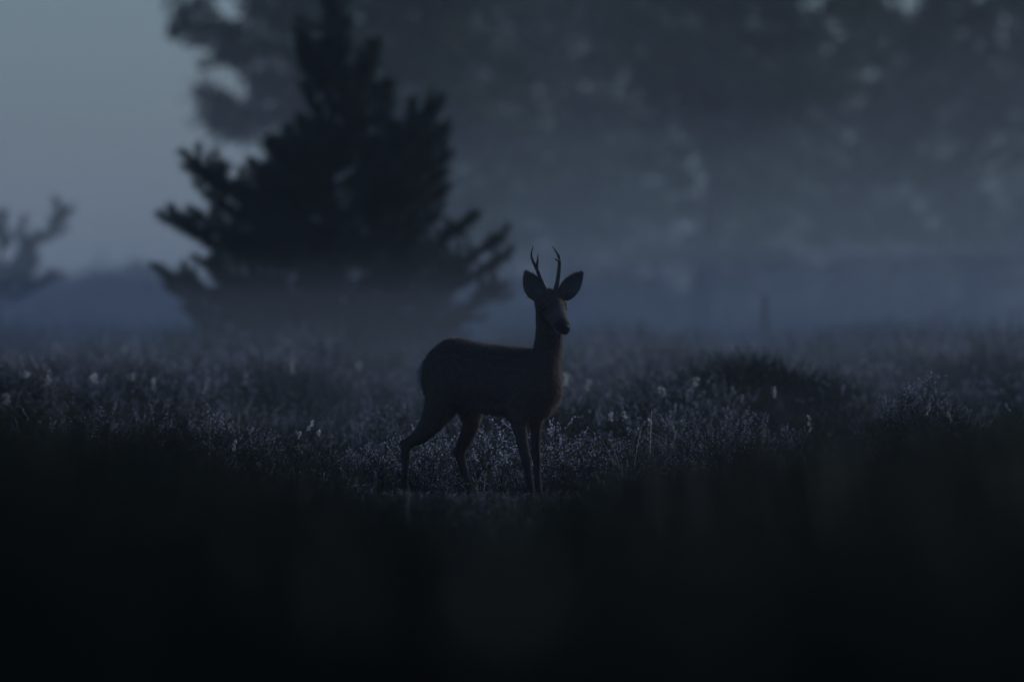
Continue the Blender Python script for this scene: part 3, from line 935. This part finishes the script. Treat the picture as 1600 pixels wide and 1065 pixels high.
def seed_head(x, y_top, d, length, lean, label, group, fat=1.0, n=46):
    """a pale dry grass head on its stalk, its tip at the given pixel"""
    tip = px2w(x, y_top, d)
    bx = tip.x - lean * 0.35; gz = float(ground_h(bx, d))
    base = Vector((bx, d, gz - 0.01))
    root = empty('grass_seed_head', base, label, 'grass', group)
    v1 = tip - base
    pts = [Vector((0, 0, 0)), Vector((v1.x * 0.3, 0, v1.z * 0.5)), Vector((v1.x * 0.65, 0, v1.z * 0.8)), v1]
    tube_obj('stalk', [[(*p, 0.0014) for p in pts]], M['stem'], root, 4)
    b = Buf()
    rr = [tuple(p) for p in pts]
    ax = (v1 - pts[2]).normalized()
    for k in range(n):
        t = random.random()
        p = v1 - ax * length * t
        b.leaf(p + rv(0.003 * fat, 0.002), (ax + rv(0.35 * fat, 0.3)).normalized(), random.uniform(.008, .016), 0.0028 * fat, 0)
    mesh_obj('seed_spike', b.v, b.f, M['straw'], root)
GRP = 'pale seed heads among the heather'
LAB = 'pale dry grass seed head standing among dark heather'
random.seed(21)
SH = [(357, 650, 50.5, .06, .10), (490, 654, 50.3, .09, .45), (468, 672, 50.2, .03, .2), (368, 684, 50, .05, .1), (395, 676, 50.2, .04, .5), (560, 690, 49.6, .07, .03), (597, 690, 49.6, .05, .12),
      (498, 668, 50.4, .03, .1), (1193, 670, 50.8, .07, .02), (1265, 648, 51.2, .09, .0), (1452, 634, 51.2, .06, .12), (1482, 640, 51.0, .06, -.15), (1572, 634, 51.2, .08, -.35), (935, 756, 48.6, .05, .0),
      (1035, 605, 56, .06, -.2), (955, 640, 53, .05, .1), (975, 645, 53, .05, -.1), (1015, 650, 52.6, .06, 0), (885, 588, 60, .10, .1), (920, 588, 61, .10, .05), (385, 582, 63, .09, .0), (455, 570, 66, .08, -.05),
      (325, 594, 60, .09, .15), (148, 586, 59, .07, 0), (75, 584, 58, .08, -.05), (40, 580, 58, .08, .1), (205, 590, 58, .06, 0), (240, 592, 58, .06, .05), (560, 566, 70, .10, -.1), (195, 542, 72, .08, 0), (10, 610, 56, .06, 0),
      (175, 660, 52, .06, .05), (180, 630, 53.5, .05, 0), (650, 712, 50.6, .05, .3), (1085, 596, 57, .05, 0), (1160, 622, 54, .05, .1), (1210, 610, 55, .05, 0), (445, 530, 78, .1, 0)]
def sh_label(x, y, d, lean):
    if lean >= 0.3: a_ = 'slanting pale dry grass head'
    elif lean <= -0.1: a_ = 'pale dry grass head nodding backward'
    else: a_ = 'upright pale dry grass seed head'
    if d < 53 and x < 620: w_ = 'in the heather behind the deer\'s rump'
    elif x < 300: w_ = 'near the shaggy heather clump below the far scrub'
    elif x < 620: w_ = 'at the misty foot of the young pine'
    elif x < 700: w_ = 'between the deer\'s hind legs'
    elif x < 930: w_ = 'just beyond the deer\'s chest'
    elif x < 1130: w_ = 'between the deer and the heather dome'
    elif x < 1300: w_ = 'below the broad heather dome'
    else: w_ = 'beside the upright flowering heather clump'
    return a_ + ' ' + w_
for (x, y, d, L_, lean) in SH:
    seed_head(x, y + random.uniform(-6, 8), d, L_ * random.uniform(0.4, 1.0), lean, sh_label(x, y, d, lean), GRP, (2.2 if d > 55 else 1.3) * random.uniform(0.6, 1.2), random.randint(20, 70))
# pale heads added close to the lens, in place of blurred highlights on dewy leaves
for (x, y, d) in ((540, 880, 9.0), (780, 890, 8.0), (400, 860, 10.5), (1150, 985, 8.5), (770, 1020, 8.5)):
    seed_head(x, y, d, .05, .06, 'added blurred pale grass head in place of a leaf highlight in the dark foreground heather', 'added grass heads for foreground highlights', 1.5, 20)

# ------------------------------------------------------------------ air
def volume_mat(name, dens, aniso, colr):
    m = bpy.data.materials.new(name); m.use_nodes = True
    n, l = m.node_tree.nodes, m.node_tree.links
    n.clear()
    o_ = n.new('ShaderNodeOutputMaterial')
    v = n.new('ShaderNodeVolumePrincipled')
    v.inputs['Density'].default_value = dens
    v.inputs['Anisotropy'].default_value = aniso
    v.inputs['Color'].default_value = (*colr, 1)
    l.new(v.outputs[0], o_.inputs['Volume'])
    return m
def box_mesh(name, lo, hi, mat):
    v = [(x, y, z) for x in (lo[0], hi[0]) for y in (lo[1], hi[1]) for z in (lo[2], hi[2])]
    f = [(0, 1, 3, 2), (4, 6, 7, 5), (0, 4, 5, 1), (2, 3, 7, 6), (0, 2, 6, 4), (1, 5, 7, 3)]
    o_ = mesh_obj(name, v, f, mat)
    o_['kind'] = 'stuff'
    return o_
box_mesh('haze', (-610, -260, -1.5), (610, 910, 9.5), volume_mat('thin_haze', 0.00045, 0.5, (0.93, 0.97, 1.0)))
# the low banks of ground mist that lie over the heath beyond the deer
def mist_bank(y0, y1, hw, rise, yp, dens, ph):
    """a low bank that thins out evenly to its front, its back and its top"""
    mx = np.unique(np.concatenate([np.linspace(-hw, hw, 21), np.arange(-16, 16.1, 1.0)]))
    my = np.linspace(y0, y1, 70)
    MX, MY = np.meshgrid(mx, my)
    wob = 1 + 0.20 * np.sin(MX * 0.42 + ph * 1.7) + 0.14 * np.sin(MX * 1.0 + MY * 0.05 + 2.3 * ph) + 0.06 * np.sin(MY * 0.21 + MX * 0.4 + ph)
    prof = np.clip(np.minimum((MY - y0) / (yp - y0), np.maximum(0, (y1 - MY) / (y1 - yp)) ** 2), 0, 1)
    top = 0.25 + 0.55 * np.minimum(1, prof * 3) + MY * rise * prof * wob
    rim = (MY >= y1 - 1e-3) | (MY <= y0 + 1e-3) | (np.abs(MX) >= hw - 1e-3)
    top = np.where(rim, -0.5, top)
    n0 = MX.size
    tv = np.stack([MX.ravel(), MY.ravel(), top.ravel()], 1)
    bv = np.stack([MX.ravel(), MY.ravel(), np.full(n0, -0.8)], 1)
    w, hgt = len(mx), len(my)
    fs = []
    for i in range(hgt - 1):
        for j in range(w - 1):
            a_ = i * w + j
            fs.append((a_, a_ + 1, a_ + w + 1, a_ + w))
            fs.append((n0 + a_, n0 + a_ + w, n0 + a_ + w + 1, n0 + a_ + 1))
    edge = [j for j in range(w)] + [i * w + w - 1 for i in range(1, hgt)] + [(hgt - 1) * w + j for j in range(w - 2, -1, -1)] + [i * w for i in range(hgt - 2, 0, -1)]
    for k in range(len(edge)):
        a_, b_ = edge[k], edge[(k + 1) % len(edge)]
        fs.append((b_, a_, n0 + a_, n0 + b_))
    o_ = mesh_obj('ground_mist', np.concatenate([tv, bv]), fs, volume_mat('ground_mist_air', dens, 0.5, (0.93, 0.97, 1.0)))
    o_['kind'] = 'stuff'
for k, (y0, y1, yp, rise, dens) in enumerate(((54, 150, 100, .0050, .0026), (57, 175, 97, .0078, .0020), (59, 195, 108, .0110, .0015), (62, 210, 103, .0145, .0013),
                                              (66, 225, 112, .0185, .0012), (70, 238, 107, .0240, .0012), (76, 250, 116, .0310, .0014), (82, 256, 112, .0420, .0017))):
    mist_bank(float(y0), float(y1), 88.0 + k, rise, float(yp), dens, 1.31 * k)
